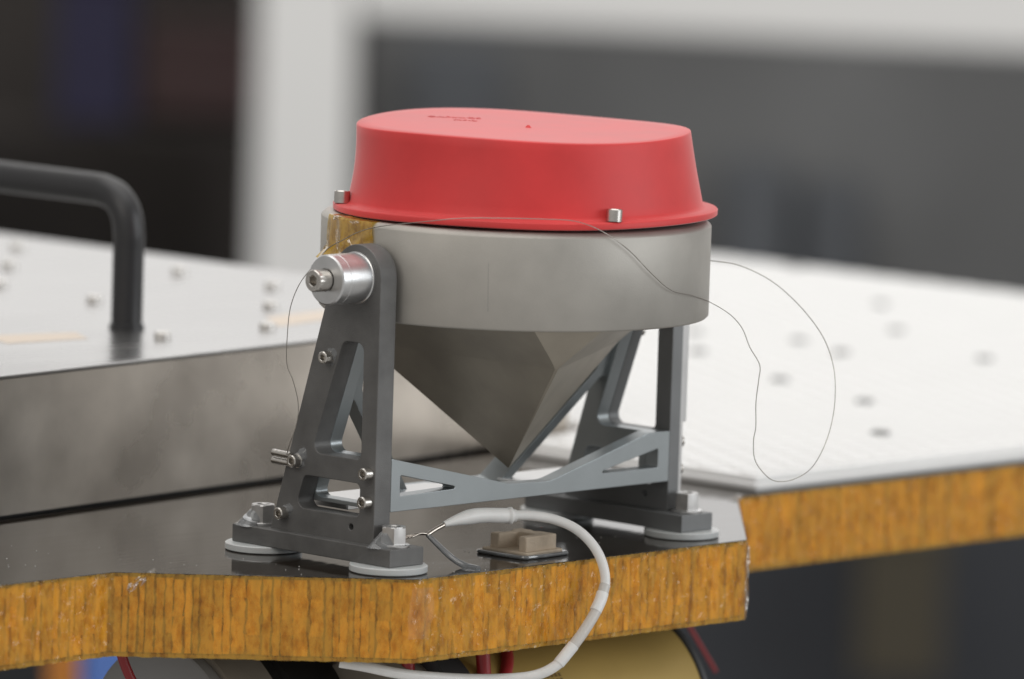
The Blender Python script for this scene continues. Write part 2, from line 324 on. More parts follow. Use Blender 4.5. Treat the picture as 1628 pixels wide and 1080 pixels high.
# the tape film over the edge, slightly wavy, turned over the top
def film_strip(s_a, s_b, zs, off, step=1.6, seed=1, wav=.22):
    rnd = random.Random(seed); vs = []; fs = []; n = int((s_b - s_a) / step)
    for i in range(n + 1):
        p, t = along(edge, s_a + (s_b - s_a) * i / n); nr = V((t.y, -t.x))
        for j, z in enumerate(zs):
            d = off + (rnd.uniform(-wav, wav) if 0 < j < len(zs) - 1 else 0); q = p + nr * d; vs.append((q.x, q.y, z + (rnd.uniform(-.15, .15) if j in (0, len(zs) - 1) else 0)))
    m = len(zs)
    for i in range(n):
        for j in range(m - 1): fs.append((i * m + j, (i + 1) * m + j, (i + 1) * m + j + 1, i * m + j + 1))
    return mesh('tape_film', vs, fs, True, 80)
fl = link('tape_film', film_strip(655, 1312, [-T - .2, -T + 2, -T * .72, -T * .5, -T * .28, -2.2, -.15], .45), M['amber'], deck)
# crumpled tape folds
def crumple(cx, cy, cz, ux, uz, w_, h_, seed, amp=.9, n=7):
    rnd = random.Random(seed); vs = []; fs = []; ux = V(ux).normalized(); uz = V(uz).normalized(); nn = ux.cross(uz)
    for i in range(n + 1):
        for j in range(n + 1):
            a, b = i / n - .5, j / n - .5; q = V((cx, cy, cz)) + ux * (w_ * a * (1 - .35 * abs(b))) + uz * (h_ * b) + nn * (rnd.uniform(-amp, amp) - amp * .4)
            vs.append(tuple(q + ux * rnd.uniform(-.5, .5)))
    for i in range(n):
        for j in range(n): fs.append((i * (n + 1) + j, (i + 1) * (n + 1) + j, (i + 1) * (n + 1) + j + 1, i * (n + 1) + j + 1))
    return mesh('tape_fold', vs, fs, False)
link('tape_fold', crumple(-151.0, 30.6, -2.6, (.8, -.6, .62), (.1, -.1, 1), 12, 4.2, 2, .9), M['clear_film'], deck)
link('tape_fold', crumple(90.4, -36.6, -16, (.5, .8, 0), (0, 0, 1), 4.2, 27, 4, .7, 9), M['clear_film'], deck)
link('tape_fold', crumple(168, 38.2, 0.5, (1, .5, .05), (.2, .4, .3), 13, 3, 6, .5), M['clear_film'], deck)
link('tape_fold', crumple(-80, -36.2, -12, (1, -.3, .0), (.1, 0, 1), 10, 18, 9, .25), M['amber_light'], deck)

# ================================================================== RETROREFLECTOR
retro = empty('retroreflector', (0, 0, 0))
tag(retro, 'round grey metal retroreflector in a dark bracket frame bolted to the deck', 'retroreflector')
ZT, ZB = 120.8, 86.3
prof = [(30, ZT - 1), (30.2, ZT), (67.6, ZT), (68.4, ZT - .25), (69.8, ZT - 1.5), (70, ZT - 1.9), (70, ZB + .8), (69.2, ZB), (50, ZB), (50, ZB + 3)]
ring = link('housing_ring', loft('housing_ring', [circle(r, z, 128) for r, z in prof], cap0=False, cap1=False, deg=50), M['housing'], retro)
sa = math.radians(215.9)
link('scribe_line', mesh('scribe_line', [(70.02 * math.cos(sa + d / 70), 70.02 * math.sin(sa + d / 70), z) for d, z in ((-.04, 110), (.04, 110), (.38, 93), (.30, 93))], [(0, 1, 2, 3)]), M['anod_mid'], ring)
# corner cube: three square faces meeting at the tip, ridges at 0/120/240 degrees, each ridge cut flat
def cube_corner(tip_z, cut, top):
    k = 0.763
    def section(z):
        h = max(z - tip_z, 0.35); ridge = h / k; face = h * k; pts = []
        for i in range(3):
            a = math.radians(120 * i); u = V((math.cos(a), math.sin(a))); v = V((-u.y, u.x))
            # triangle with corners at distance ridge; flat cut at distance cut
            cz_ = tip_z + cut * k; c = min(ridge, cut + .84 * max(0, z - cz_)); half = max((ridge - c) * math.tan(math.radians(60)), 0.05 + 0.012 * h)
            c = min(c, ridge - half / math.tan(math.radians(60)))
            for sgn in (-1, 1): q = u * c + v * half * sgn; q = q * min(1, 69.2 / max(q.length, .1)); pts.append(V((q.x, q.y, z)))
        return pts
    kz = tip_z + cut * k
    zs = [tip_z + .6, tip_z + 1.2, tip_z + 2, tip_z + 5, tip_z + 20, kz - 6, kz, kz + .3, kz + 3, kz + 8, kz + 11, kz + 13, kz + 15, top]
    rings = [section(z) for z in zs]
    tip = [V((q.x * .45, q.y * .45, tip_z + .25)) for q in rings[0]]
    return loft('corner_cube', [tip] + rings, deg=14)
link('corner_cube', cube_corner(28.9, 55.6, ZB + 2), M['cube'], retro)
# brackets
XP = 80.4
outl = [(-12.2, 9.4), (-12.2, 102.3)]
piv = (-0.5, 102.3)
arc = [(piv[0] + 11.7 * math.cos(math.radians(a)), piv[1] + 11.7 * math.sin(math.radians(a))) for a in range(180, 15, -8)]
bracket_out = [(-12.2, 8.0)] + arc + [(39.8, 8.0)]
def slant(z): return 39.8 + (8.8 - z) * (39.8 - 17.0) / (83.2 - 8.8)    # outer back edge
upper_win = fillet([(-4.8, 38.3), (-4.7, 79.4), (5.6, 79.4), (19.9, 38.3)], [2.6, 3.2, 3.2, 3.4], 6)
lower_win = fillet([(-4.7, 18.0), (-4.7, 29.9), (23.2, 29.9), (27.2, 18.0)], [2.2, 2.2, 2.6, 3.2], 6)
smallhole = [(-0.9 + 1.15 * math.cos(a * math.pi / 6), 14.2 + 1.15 * math.sin(a * math.pi / 6)) for a in range(12)]
screw_m = socket_screw(2.25, 3.8, 1.15)
bolt_m = hex_bolt(4.7, 6.2)
def bracket(side):
    sx = -1 if side == 'left' else 1
    m = M['anod_dark'] if side == 'left' else M['anod_mid']
    t = 8.0 if side == 'left' else 5.6
    x0 = -XP if side == 'left' else XP - 8.0
    b = link('bracket', plate(bracket_out, [upper_win, lower_win, smallhole], t, 0.3, YZ(x0)), m, retro)
    b['label'] = 'dark grey bracket plate with two windows, on the left' if sx < 0 else 'grey bracket plate at the right end of the brace'
    xa, xb = sorted((sx * 84.0, sx * 67.4))
    link('base_flange', block(xa, xb, -24.1, 55.1, 2.7, 9.0, 0.3), m, b)
    for y in (-16.0, 46.8):
        link('spacer_washer', loft('spacer_washer', [circle(13.4, 0.15, 64, (sx * 76.4, y)), circle(13.8, .5, 64, (sx * 76.4, y)), circle(13.8, 2.4, 64, (sx * 76.4, y)), circle(13.5, 2.66, 64, (sx * 76.4, y))]), M['nylon'], b)
        by = -18.2 if y < 0 else 47.6
        link('flat_washer', loft('flat_washer', [circle(5.6, 9.05, 40, (sx * 76.4, by)), circle(5.7, 9.3, 40, (sx * 76.4, by)), circle(5.7, 9.9, 40, (sx * 76.4, by)), circle(5.4, 10.1, 40, (sx * 76.4, by))]), M['bare'], b)
        bo = shared('hex_bolt', bolt_m, M['boltsteel'], b, (sx * 76.4, by, 10.1), (0, 0, math.radians(16 + 30)))
    return b
bl = bracket('left'); br = bracket('right')
for y, z in ((12.1, 73.0), (26.4, 34.6), (-9.3, 34.0), (-9.2, 23.9), (32.3, 15.2)):
    shared('socket_screw', screw_m, M['steel'], bl, (-XP - .02, y, z), (0, -math.pi / 2, 0))
for y, z in ((12.1, 73.0), (26.4, 34.6), (-9.3, 34.0), (-9.2, 23.9), (32.3, 15.2)):
    shared('socket_screw', screw_m, M['steel'], br, (XP - 2.35, y, z), (0, math.pi / 2, 0))
# dark screw-hole ends on the inner side of the right bracket side
# pivot boss and bolt on the left bracket
fb = frame_from((-XP + .05, piv[0], piv[1]), (-1, 0, 0))
boss = link('pivot_boss', place(loft('pivot_boss', [circle(9.2, 0, 64), circle(9.2, 1.0, 64), circle(8.85, 1.2, 64), circle(8.85, 11.4, 64), circle(8.75, 11.5, 64), circle(8.75, 11.7, 64), circle(8.85, 11.8, 64), circle(8.85, 15.1, 64), circle(8.35, 15.6, 64), circle(4.2, 15.6, 64), circle(4.2, 14.8, 64)], deg=25), fb), M['turned'], bl)
kn = []
for r, z in ((3.85, 14.9), (3.85, 16.6), (3.95, 16.7), (3.95, 21.6), (3.6, 22.0)):
    kn.append([V(((r - (.14 if j % 2 and 16.6 < z < 21.9 else 0)) * math.cos(2 * math.pi * j / 48), (r - (.14 if j % 2 and 16.6 < z < 21.9 else 0)) * math.sin(2 * math.pi * j / 48), z)) for j in range(48)])
kn += [hexring(2.25, 22.0, 48), hexring(2.0, 21.8, 48), hexring(2.0, 18.5, 48)]
link('pivot_bolt', place(loft('pivot_bolt', kn, deg=25), fb), M['steel'], bl)
# light edge strips on the outer side of the right bracket
link('edge_strip', block(XP - 2.36, XP + 1.0, -11.9, -6, 41.5, 106, .2), M['bare'], br)
link('edge_strip', block(XP - 2.36, XP - .4, -11.6, -7, 9.1, 41.2, .2), M['bare'], br)
# inner frame: side plates, front brace, back brace with its V, bottom plates
frame = empty('inner_frame', (0, 12, 20)); frame.parent = retro; frame.location = V((0, 12, 20)) * MM
XI = 72.38; TI = 6.0
ib = lambda z: slant(z) - 3.0
side_out = fillet([(-6.0, 20), (-6.0, 38.3), (19.9, 38.3), (5.6, 79.4), (9.5, 84), (ib(84), 84), (ib(20), 20)], [0, 0, 3.2, 1.5, 1, 2, 0], 6)
lw_i = fillet([(-2.5, 21.5), (-2.5, 29.9), (23.2, 29.9), (26.2, 21.5)], [2, 2, 2.4, 2.4], 6)
for sx in (-1, 1):
    link('side_plate', plate(side_out, [lw_i], TI, .25, YZ(-XI if sx < 0 else XI - TI)), M['frame'], frame)
fbr = fillet([(-XI, 20.05), (XI, 20.05), (XI, 38.7), (61, 38.7), (9, 24.9), (-12, 25.6), (-XI, 39.0)], [.5, .5, .5, 2, 16, 20, .5], 7)
hl = fillet([(-67.8, 25.3), (-36.5, 26.1), (-67.8, 32.9)], [.6, .5, .6], 4); hr = fillet([(66.4, 25.6), (66.4, 32.6), (32.5, 25.7)], [.6, .6, .5], 4)
link('front_brace', plate(fbr, [hl, hr], 6.2, .2, XZ(-12.2)), M['frame'], frame)
# back brace lies in the slanted plane of the rear edges; local u = x, v = height along the slope
sl = (39.8 - 17.0) / (83.2 - 8.8); cs = 1 / math.sqrt(1 + sl * sl)
def slanted(off):   # local x -> x, local y -> height measured in z / cs, local z -> thickness towards the front
    e_y = V((0, -sl * cs, cs)); e_z = V((0, -cs, -sl * cs)); o = V((0, ib(0) + off, 0))
    return Matrix(((1, 0, 0, 0), (0, e_y.y, e_z.y, o.y), (0, e_y.z, e_z.z, o.z), (0, 0, 0, 1)))
U = lambda z: z / cs
XB = XI - TI
half = [(28, 17), (28.5, 21), (64.0, 59), (XB, 59), (XB, 76), (63.6, 76), (61.0, 62), (22.5, 20.6)]
vb = [(x, U(z)) for x, z in half] + [(-x, U(z)) for x, z in reversed(half)]
vb = fillet(vb, [0, 2, 2.2, 0, 0, 1, 6, 2, 2, 6, 1, 0, 0, 2.2, 2, 0], 5)
link('back_brace', plate(vb, [], 9.0, .2, slanted(2.8)), M['frame'], frame)
for sx in (-1, 1):
    x0, x1 = (-XB, -8) if sx < 0 else (24, XB)
    pl = [(x0, 15.0), (x1, 15.0), (x1 + (6 if sx < 0 else 0), 27), (x1 + (0 if sx < 0 else 0), 36), (x0, 36)] if sx < 0 else [(x0 + 6, 15), (x1, 15), (x1, 36), (x0, 36), (x0, 24)]
    link('bottom_plate', plate(fillet(pl, .8, 3), [], 3.0, .2, XY(17.2)), M['bare'], frame)
# resin blobs over fasteners
def blob(cx, cy, z0, rx, ry, h, seed, lean=(0, 0)):
    rnd = random.Random(seed); n = 28; rings = []; ph = [rnd.uniform(0, 6.28) for _ in range(4)]
    for i in range(9):
        f = i / 8; rr = (1 - f) ** .55 if f < 1 else 0.02; rr = max(rr, .04)
        ring = []
        for j in range(n):
            a = 2 * math.pi * j / n; k = rr * (1 + .16 * math.sin(2 * a + ph[0]) + .12 * math.sin(3 * a + ph[1] + f * 2) + .06 * math.sin(7 * a + ph[2]))
            ring.append(V((cx + lean[0] * f + rx * k * math.cos(a), cy + lean[1] * f + ry * k * math.sin(a), z0 + h * f ** 1.15)))
        rings.append(ring)
    return loft('resin', rings, deg=80)
link('resin_drop', blob(-80.6, 50.0, 8.9, 4.4, 6.6, 7.2, 3, (3.0, -1.6)), M['resin'], bl)
link('resin_drop', blob(-79.6, -16.6, 8.9, 5.2, 5.2, 7.4, 8, (1.8, -.9)), M['resin'], bl)
link('resin_drop', blob(79.5, -14.5, 8.9, 4.8, 4.6, 1.7, 5, (0, 0)), M['resin'], br)
link('resin_drop', place(blob(0, 0, 0, 3.7, 3.4, 1.7, 11), frame_from((-XP + .1, 25.3, 35.6), (-1, 0, 0))), M['resin'], bl)
link('resin_drop', place(blob(0, 0, 0, 2.9, 3.3, 1.2, 12), frame_from((-XP + .1, 31.6, 15.9), (-1, 0, 0))), M['resin'], bl)
link('resin_drop', place(blob(0, 0, 0, 3.0, 3.2, 1.0, 13), frame_from((-XP + .1, 11.2, 73.4), (-1, 0, 0))), M['resin'], bl)
# crimped lug of the ground wire under the middle rear screw
lug = link('wire_lug', loft('wire_lug', [circle(2.6, 0, 24), circle(2.6, .5, 24)]), M['steel'], bl)
lug.rotation_euler = (0, 0, 0)
lug.data.transform(Matrix.Rotation(math.radians(90), 4, 'Y')); lug.location = V((-XP - .5, 26.4, 34.6)) * MM - WL[bl.name]
for z in (36.2, 33.4):
    link('crimp_sleeve', tube([(-XP - 1.4, 29.0, z), (-XP - 1.4, 33.0, z + .1), (-XP - 1.5, 37.6, z + .3)], lambda f: 1.25 + .08 * math.sin(f * 30), 14), M['steel'], bl)

# ================================================================== RED PROTECTIVE CAP
cap = empty('protective_cap', (2.1, -2.2, 124.0))
tag(cap, 'red plastic dust cap with a turned rim sitting on the round housing', 'cap')
cc = V((2.1, -2.2)); hv = V((HX, HY)); rv = V((HY, -HX))
def capz(x, y, f):
    d = (V((x, y)) - cc) / 62; dc = d.dot(hv); sv = d.dot(rv)
    top = -2.2 * sv + .7 * dc - .3 * sv * dc + .1 * sv * sv + 2.9 * sv ** 3 + .3 * sv * sv * dc
    rim = .8 * sv + .35 * math.sin(3.3 * sv + .4) * dc
    return top * f + rim * (1 - f)
def cap_ring(r, z, f, off=(0, 0), n=144):
    out = []
    for j in range(n):
        a = 2 * math.pi * j / n; x = cc.x + off[0] * f + r * math.cos(a); y = cc.y + off[1] * f + r * math.sin(a)
        bulge = -.7 * math.sin(math.pi * f) * max(0, (V((math.cos(a), math.sin(a))).dot(-rv))) if 0 < f < 1 else 0
        x += bulge * math.cos(a); y += bulge * math.sin(a)
        out.append(V((x, y, z + capz(x, y, f))))
    return out
OF = (-1.0, 1.1); zr = 124.0; zt = 152.6
rings = [cap_ring(63.0, zr - 2.0, 0), cap_ring(68.2, zr - 2.0, 0), cap_ring(68.9, zr - 1.6, 0), cap_ring(69.0, zr + .1, 0), cap_ring(68.6, zr + .55, 0), cap_ring(65.0, zr + .75, 0), cap_ring(64.0, zr + 1.2, 0)]
for i in range(9):
    f = i / 8; rings.append(cap_ring(63.6 + (59.9 - 63.6) * f - .25 * math.sin(math.pi * f), zr + 2.0 + (zt - .5 - zr - 2.0) * f, f, OF))
rings += [cap_ring(59.75, zt - .2, 1, OF), cap_ring(59.4, zt, 1, OF)]
for r in (54, 48, 41, 33, 25, 17, 9, 3): rings.append(cap_ring(r, zt - .25 * (1 - (r / 59) ** 2), 1, OF))
body = link('cap_shell', loft('cap_shell', rings, cap0=False, deg=55), M['red'], cap)
def cap_top(x, y): return zt - .25 * (1 - (((V((x, y)) - cc).length) / 59) ** 2) + capz(x, y, 1)
nx, ny = cc.x + OF[0], cc.y + OF[1]
link('gate_nub', place(loft('gate_nub', [circle(1.3, -.2, 20), circle(.85, .15, 20), circle(.6, .55, 20), circle(.25, .72, 20)]), Matrix.Translation((nx - 1.0, ny - 3.2, cap_top(nx, ny) + .1))), M['red'], cap)
# raised moulded lettering
def letters(txt, size, at_s, at_d, ang, parent):
    fc = bpy.data.curves.new('lettering', 'FONT'); fc.body = txt; fc.size = size; fc.extrude = .07; fc.align_x = 'CENTER'
    ob = bpy.data.objects.new('tmp', fc); COL.objects.link(ob); dg = bpy.context.evaluated_depsgraph_get()
    me = bpy.data.meshes.new_from_object(ob.evaluated_get(dg)); bpy.data.objects.remove(ob)
    q = V((cc.x, cc.y)) + hv * at_d + rv * at_s
    base = Matrix.Rotation(math.atan2(rv.y, rv.x) + ang, 4, 'Z')
    for v in me.vertices:
        c = base @ v.co; x, y = q.x + c.x, q.y + c.y; v.co = V((x, y, cap_top(x, y) + .1 + c.z)) * MM
    me.materials.clear(); return link('moulded_lettering', me, M['red'], parent)
letters('CAPLUGS', 4.6, -26.5, 16.5, 0.10, cap); letters('MF-2', 4.2, -22.5, 7.5, 0.10, cap)
capscrew_m = socket_screw(2.9, 4.4, 1.5)
for az, label, dz, rr in ((143, 'small steel socket screw at the left edge of the red cap', 1.3, 66.4), (251.5, 'small steel socket screw standing on the front of the red rim', .9, 66.2)):
    a = math.radians(az); x, y = cc.x + rr * math.cos(a), cc.y + rr * math.sin(a)
    o = shared('cap_screw', capscrew_m, M['steel'], None, (x, y, zr + .75 + capz(x, y, 0)), (0, math.radians(4), .4)); tag(o, label, 'screw', 'screws holding the red cap')

# ================================================================== AMBER TAPE PATCH ON THE HOUSING
def tape_patch():
    nu, nv = 24, 26; vs = []; fs = []; rnd = random.Random(21)
    J = [[rnd.uniform(-1, 1) for _ in range(nv + 1)] for _ in range(nu + 1)]
    def ridge(x, c, w): return max(0, 1 - abs(x - c) / w)
    for i in range(nu + 1):
        f = i / nu                                           # 0 at the left end, 1 towards the front
        for j in range(nv + 1):
            g = j / nv; az = 152.5 + 25 * f
            if g < .25: r = 66.0 + 4.5 * g / .25; z = ZT + .2 + .3 * ridge(f, .35, .12)
            else:
                h = (g - .25) / .75; L = 15.5 - 1.6 * f + 1.8 * ridge(f, .38, .4); z = ZT - L * h; r = 70.4
                az -= 1.6 * math.sin(h * math.pi) * (f - .5) * -2 * (1 if f < .5 else .4)
                r += 2.3 * ridge(f, .40 + .12 * h, .13) * (.3 + h * .8) + 1.5 * ridge(f, .14 + .25 * (h - .5) ** 2, .12) * h + 1.8 * ridge(f, 1.15 - .70 * h, .12) * h + .8 * ridge(h, .45 + .2 * f, .12) * (f > .5)
                fl = max(0, h - .72) / .28; r += fl * 3.4 * (1 - f) ** .6; az -= fl * 3.0 * (1 - f)
            r += .07 * abs(J[i][j]); a = math.radians(az); vs.append((r * math.cos(a), r * math.sin(a), z + .08 * J[i][j]))
    for i in range(nu):
        for j in range(nv): fs.append((i * (nv + 1) + j, (i + 1) * (nv + 1) + j, (i + 1) * (nv + 1) + j + 1, i * (nv + 1) + j + 1))
    return mesh('tape_patch', vs, fs, True, 22)
tpatch = link('tape_patch', tape_patch(), M['amber_patch'])
tag(tpatch, 'crumpled amber tape patch folded over the rim of the grey housing', 'tape')

def crease_glint(az, r, z, tx, tz, w_, h_, seed):
    a = math.radians(az); rad = V((math.cos(a), math.sin(a), 0)); tan = V((-math.sin(a), math.cos(a), 0))
    return link('crease_highlight', crumple(r * rad.x, r * rad.y, z, tuple(tan * -tx + V((0, 0, tz))), tuple(tan * tz * .6 + V((0, 0, tx + .2)) + rad * -.35), w_, h_, seed, .28, 5), M['crease_glint'], tpatch)  # pale sliver laid on the creased tape as a highlight
crease_glint(159.5, 70.6, ZT - .3, 1, -.1, 6.5, 1.7, 51); crease_glint(170, 70.9, ZT - .6, 1, -.05, 5.5, 1.0, 52)
crease_glint(155.0, 72.6, 109.4, .9, -.45, 4.5, 1.5, 53); crease_glint(171.5, 72.6, 111.2, .8, .75, 8.0, 1.1, 54); crease_glint(163.5, 72.9, 113.4, .15, 1, 8.0, .9, 55)
# ================================================================== FINE WIRE LOOP
WIRE = [(-83.0,29.6,36.6),(-85.0,26.4,40.4),(-85.0,22.9,48.9),(-85.0,22.6,56.1),(-85.0,25.4,63.4),(-85.0,28.8,69.3),(-85.0,28.9,80.0),(-85.0,27.7,89.5),(-85.0,23.6,97.9),(-83.0,19,104.7),(-76,19.4,110.2),(-73,14.4,113.9),(-72.5,7.2,117.3),(-71.2,-0.2,119.6),(-70.3,-11.6,121.7),(-67.6,-23.8,123.7),(-63.5,-33.6,125.3),(-55.2,-45.8,126.0),(-45.7,-55.2,126.1),(-35.4,-62.4,125.4),(-25.6,-66.9,121.4),(-15.3,-69.6,114.7),(-5.1,-71.1,106.3),(5.4,-71.1,99.9),(19.6,-68.5,97.0),(37.8,-60.4,92.9),(43.0,-65.6,88.7),(46.2,-68.9,83.8),(48.2,-71.1,77.1),(50.8,-73.8,70.9),(50.7,-73.7,65.5),(50.2,-73.2,57.3),(50.4,-73.4,48.7),(50.0,-72.9,43.7),(50.4,-73.4,36.9),(52.7,-75.8,32.0),(55.6,-78.9,29.2),(61.4,-82.1,29.6),(67.5,-85.6,33.8),(72.2,-87.6,42.4),(76.2,-87.5,52.6),(77.9,-86.4,63.7),(79.0,-83.2,72.4),(79.2,-77.6,80.9),(76.5,-68.9,90.5),(72.3,-58.7,98.6),(67.3,-47.6,103.3),(63.4,-37.7,104.2),(65,-27.5,104.0)]
tag(link('fine_wire', tube(WIRE, .15, 6, 5), M['filament']), 'hair thin wire looping around the housing and out to the right', 'wire')

# ================================================================== WHITE CABLE
CABLE = [(-46.9,-14.0,14.0),(-40.4,-15.0,15.3),(-31.8,-16.0,16.1),(-20.9,-18.0,15.5),(-12.1,-22.0,15.3),(-4.3,-27.0,13.9),(1.0,-33.0,10.8),(3.7,-39.0,5.6),(5.0,-43.0,-1.0),(4.5,-45.0,-8.2),(0.5,-46.0,-15.0),(-5.1,-46.0,-21.9),(-10.9,-45.0,-28.5),(-16.3,-43.0,-34.9),(-23.2,-38.0,-39.2),(-34.1,-30.0,-40.5),(-50.4,-24.0,-39.5),(-71.8,-20.0,-36.4),(-86.7,-16.0,-32.8),(-93.2,-10.0,-31.5)]
cable = empty('white_cable', (-20, -30, 0))
tag(cable, 'white cable curving over the deck edge and back underneath', 'cable')
link('cable_jacket', tube(CABLE[3:11], 1.78, 18, 8), M['white_tube'], cable)
link('clear_sleeve', tube(CABLE[9:14], 2.0, 18, 8), M['clear_tube'], cable)
link('cable_jacket', tube(CABLE[12:], 1.9, 16, 8), M['white_tube'], cable)
link('end_collar', tube([CABLE[12], tuple((V(CABLE[12]) + V(CABLE[13])) / 2), CABLE[13]], 2.15, 18, 6), M['white_tube'], cable)
link('end_collar', tube([tuple(V(CABLE[9]) * .6 + V(CABLE[10]) * .4), tuple(V(CABLE[9]) * .2 + V(CABLE[10]) * .8), tuple(V(CABLE[10]) * .7 + V(CABLE[11]) * .3)], 2.2, 18, 6), M['white_tube'], cable)
link('heat_shrink', tube(CABLE[:4] + [(-16.5, -19.8, 15.3)], lambda f: (1.0 + 1.75 * min(1, f * 2.6)) if f < .82 else (3.1 if f < .93 else 2.3), 18, 8), M['white_tube'], cable)
link('core_wire', tube([(-46, -14.1, 14.1), (-50.5, -13.4, 12.4), (-54.5, -13, 10.6)], .75, 10, 5), M['braid'], cable)
for k in range(5):
    link('bare_strand', tube([(-53.5 - .2 * k, -13.2 + .3 * k, 10.9), (-57 - .9 * k, -12.4 + .5 * k, 11.4 - .15 * k), (-60.5 - .8 * k, -11.6 + .8 * k, 10.2 - .25 * k)], .38, 8, 5), M['braid'], cable)
link('glued_lead', tube([(-54, -13, 10.6), (-52.5, -17, 7.2), (-50.5, -22, 3.2), (-49, -27, 1.0), (-48.5, -33, .35)], lambda f: .85 + .5 * f, 12, 6), M['dresin'], cable)
link('lead_resin', blob(-48.5, -29.5, 0.05, 4.2, 4.2, .7, 31), M['resin'], cable)

# ================================================================== FOAM BLOCK IN RESIN
fo = empty('foam_block', (-5, -13, 0)); tag(fo, 'small tan notched foam block glued on the deck with dark resin', 'foam block')
def rot2(p, a, c): return (c[0] + p[0] * math.cos(a) - p[1] * math.sin(a), c[1] + p[0] * math.sin(a) + p[1] * math.cos(a))
fc_ = (-5.5, -13.5); fa = math.radians(3)
notch = [(-8.2, -8.6), (8.6, -8.6), (8.6, -1.5), (7.2, .8), (8.6, 3), (8.6, 8.6), (3.5, 8.6), (2.8, 6.6), (-3.5, 6.6), (-4, 8.6), (-8.2, 8.6), (-8.2, 4.4), (1.5, 3.6), (1.5, -4.2), (-8.2, -4.8)]
link('block', plate(fillet([rot2(p, fa, fc_) for p in notch], .7, 3), [], 5.7, .5, XY(1.8)), M['foam'], fo)
link('foot', plate(fillet([rot2(p, fa, fc_) for p in [(-10.5, -10.5), (10.5, -10.5), (11, 10), (-11, 10.5)]], 1.5, 4), [], .9, .3, XY(1.3)), M['foam'], fo)
link('resin_pad', plate(fillet([rot2(p, fa, fc_) for p in [(-12.4, -12.0), (0, -12.8), (12.2, -12.4), (12.8, 0), (12.6, 12), (-12.2, 12.6), (-13.0, 1)]], 2.5, 5), [], 1.4, .65, XY(0.03)), M['dresin'], fo)

# ================================================================== SILVER BOX WITH HANDLE
HB = 53.4
box = empty('equipment_box', (60, 330, 0)); tag(box, 'low brushed aluminium equipment box behind the reflector with a black handle', 'box')
fl_, fr_ = (-520.0, 103.0), (240.0, 194.8)
bpoly = [fl_, fr_, (240, 556), (-520, 556)]
link('box_wall', plate(fillet(bpoly, 1.5, 4), [], HB - 3.2, .06, XY(1.6)), M['boxmetal'], box)
link('shadow_gap', plate([V(p) for p in [(-516, 106), (237, 197.5), (237, 552), (-516, 552)]], [], 1.4, .1, XY(.1)), M['black'], box)  # black sheet stands in for the shadow gap under the box
lidp = fillet([(fl_[0] - .05, fl_[1] - .05), (fr_[0] + .05, fr_[1] - .05), (240.05, 556.05), (-520.05, 556.05)], 1.2, 4)
lid = link('lid', plate(lidp, [], 1.56, .4, XY(HB - 1.56)), M['boxtop'], box)
link('lid_highlight', tube([(fl_[0], fl_[1] - .1, HB - .42), tuple((V((fl_[0], fl_[1] - .1, HB - .42)) + V((fr_[0], fr_[1] - .1, HB - .42))) / 2), (fr_[0], fr_[1] - .1, HB - .42)], .5, 8, 3), M['bare'], box)  # added bright strip that catches light as the lid's front highlight
lidscrew_m = socket_screw(3.2, 2.6, 1.6)
for x, y in ((87.6, 315.9), (23.8, 208.1), (193, 377.8), (81.9, 210.1), (134.6, 262.6), (188.3, 316.8), (146.2, 432.3), (201.7, 488.9), (93.2, 379.1), (30, 440), (-60, 380)):
    shared('lid_screw', lidscrew_m, M['lidscrew'], box, (x, y, HB + .02), (0, 0, x))
hy0, hx = 240.0, 34.7
path_h = [(hx, hy0, HB), (hx, hy0, HB + 12), (hx, hy0, HB + 30), (hx, hy0, 90.5), (hx, hy0 + 1.8, 98.0), (hx, hy0 + 6.8, 103.6), (hx, hy0 + 14, 106.0), (hx, hy0 + 23, 106.4), (hx, hy0 + 60, 106.4), (hx, hy0 + 150, 106.4), (hx, hy0 + 158, 104), (hx, hy0 + 162, 98), (hx, hy0 + 162, 90), (hx, hy0 + 162, HB)]
hd = link('handle', tube(path_h, 6.1, 20, 6), M['handle'], box)
for y in (hy0, hy0 + 162): link('handle_foot', loft('handle_foot', [circle(6.9, HB + .02, 32, (hx, y)), circle(6.9, HB + 1.6, 32, (hx, y)), circle(6.3, HB + 2.0, 32, (hx, y))]), M['handle'], hd)
for pts in ([(-40, 226), (-2, 222), (8, 240), (-30, 250)], [(92, 214), (150, 226), (150, 246), (110, 240)], [(-60, 258), (-22, 255), (-18, 262), (-60, 266)]):
    link('tape_label', plate([V(p) for p in pts], [], .12, .02, XY(HB + .02)), M['label'], box)

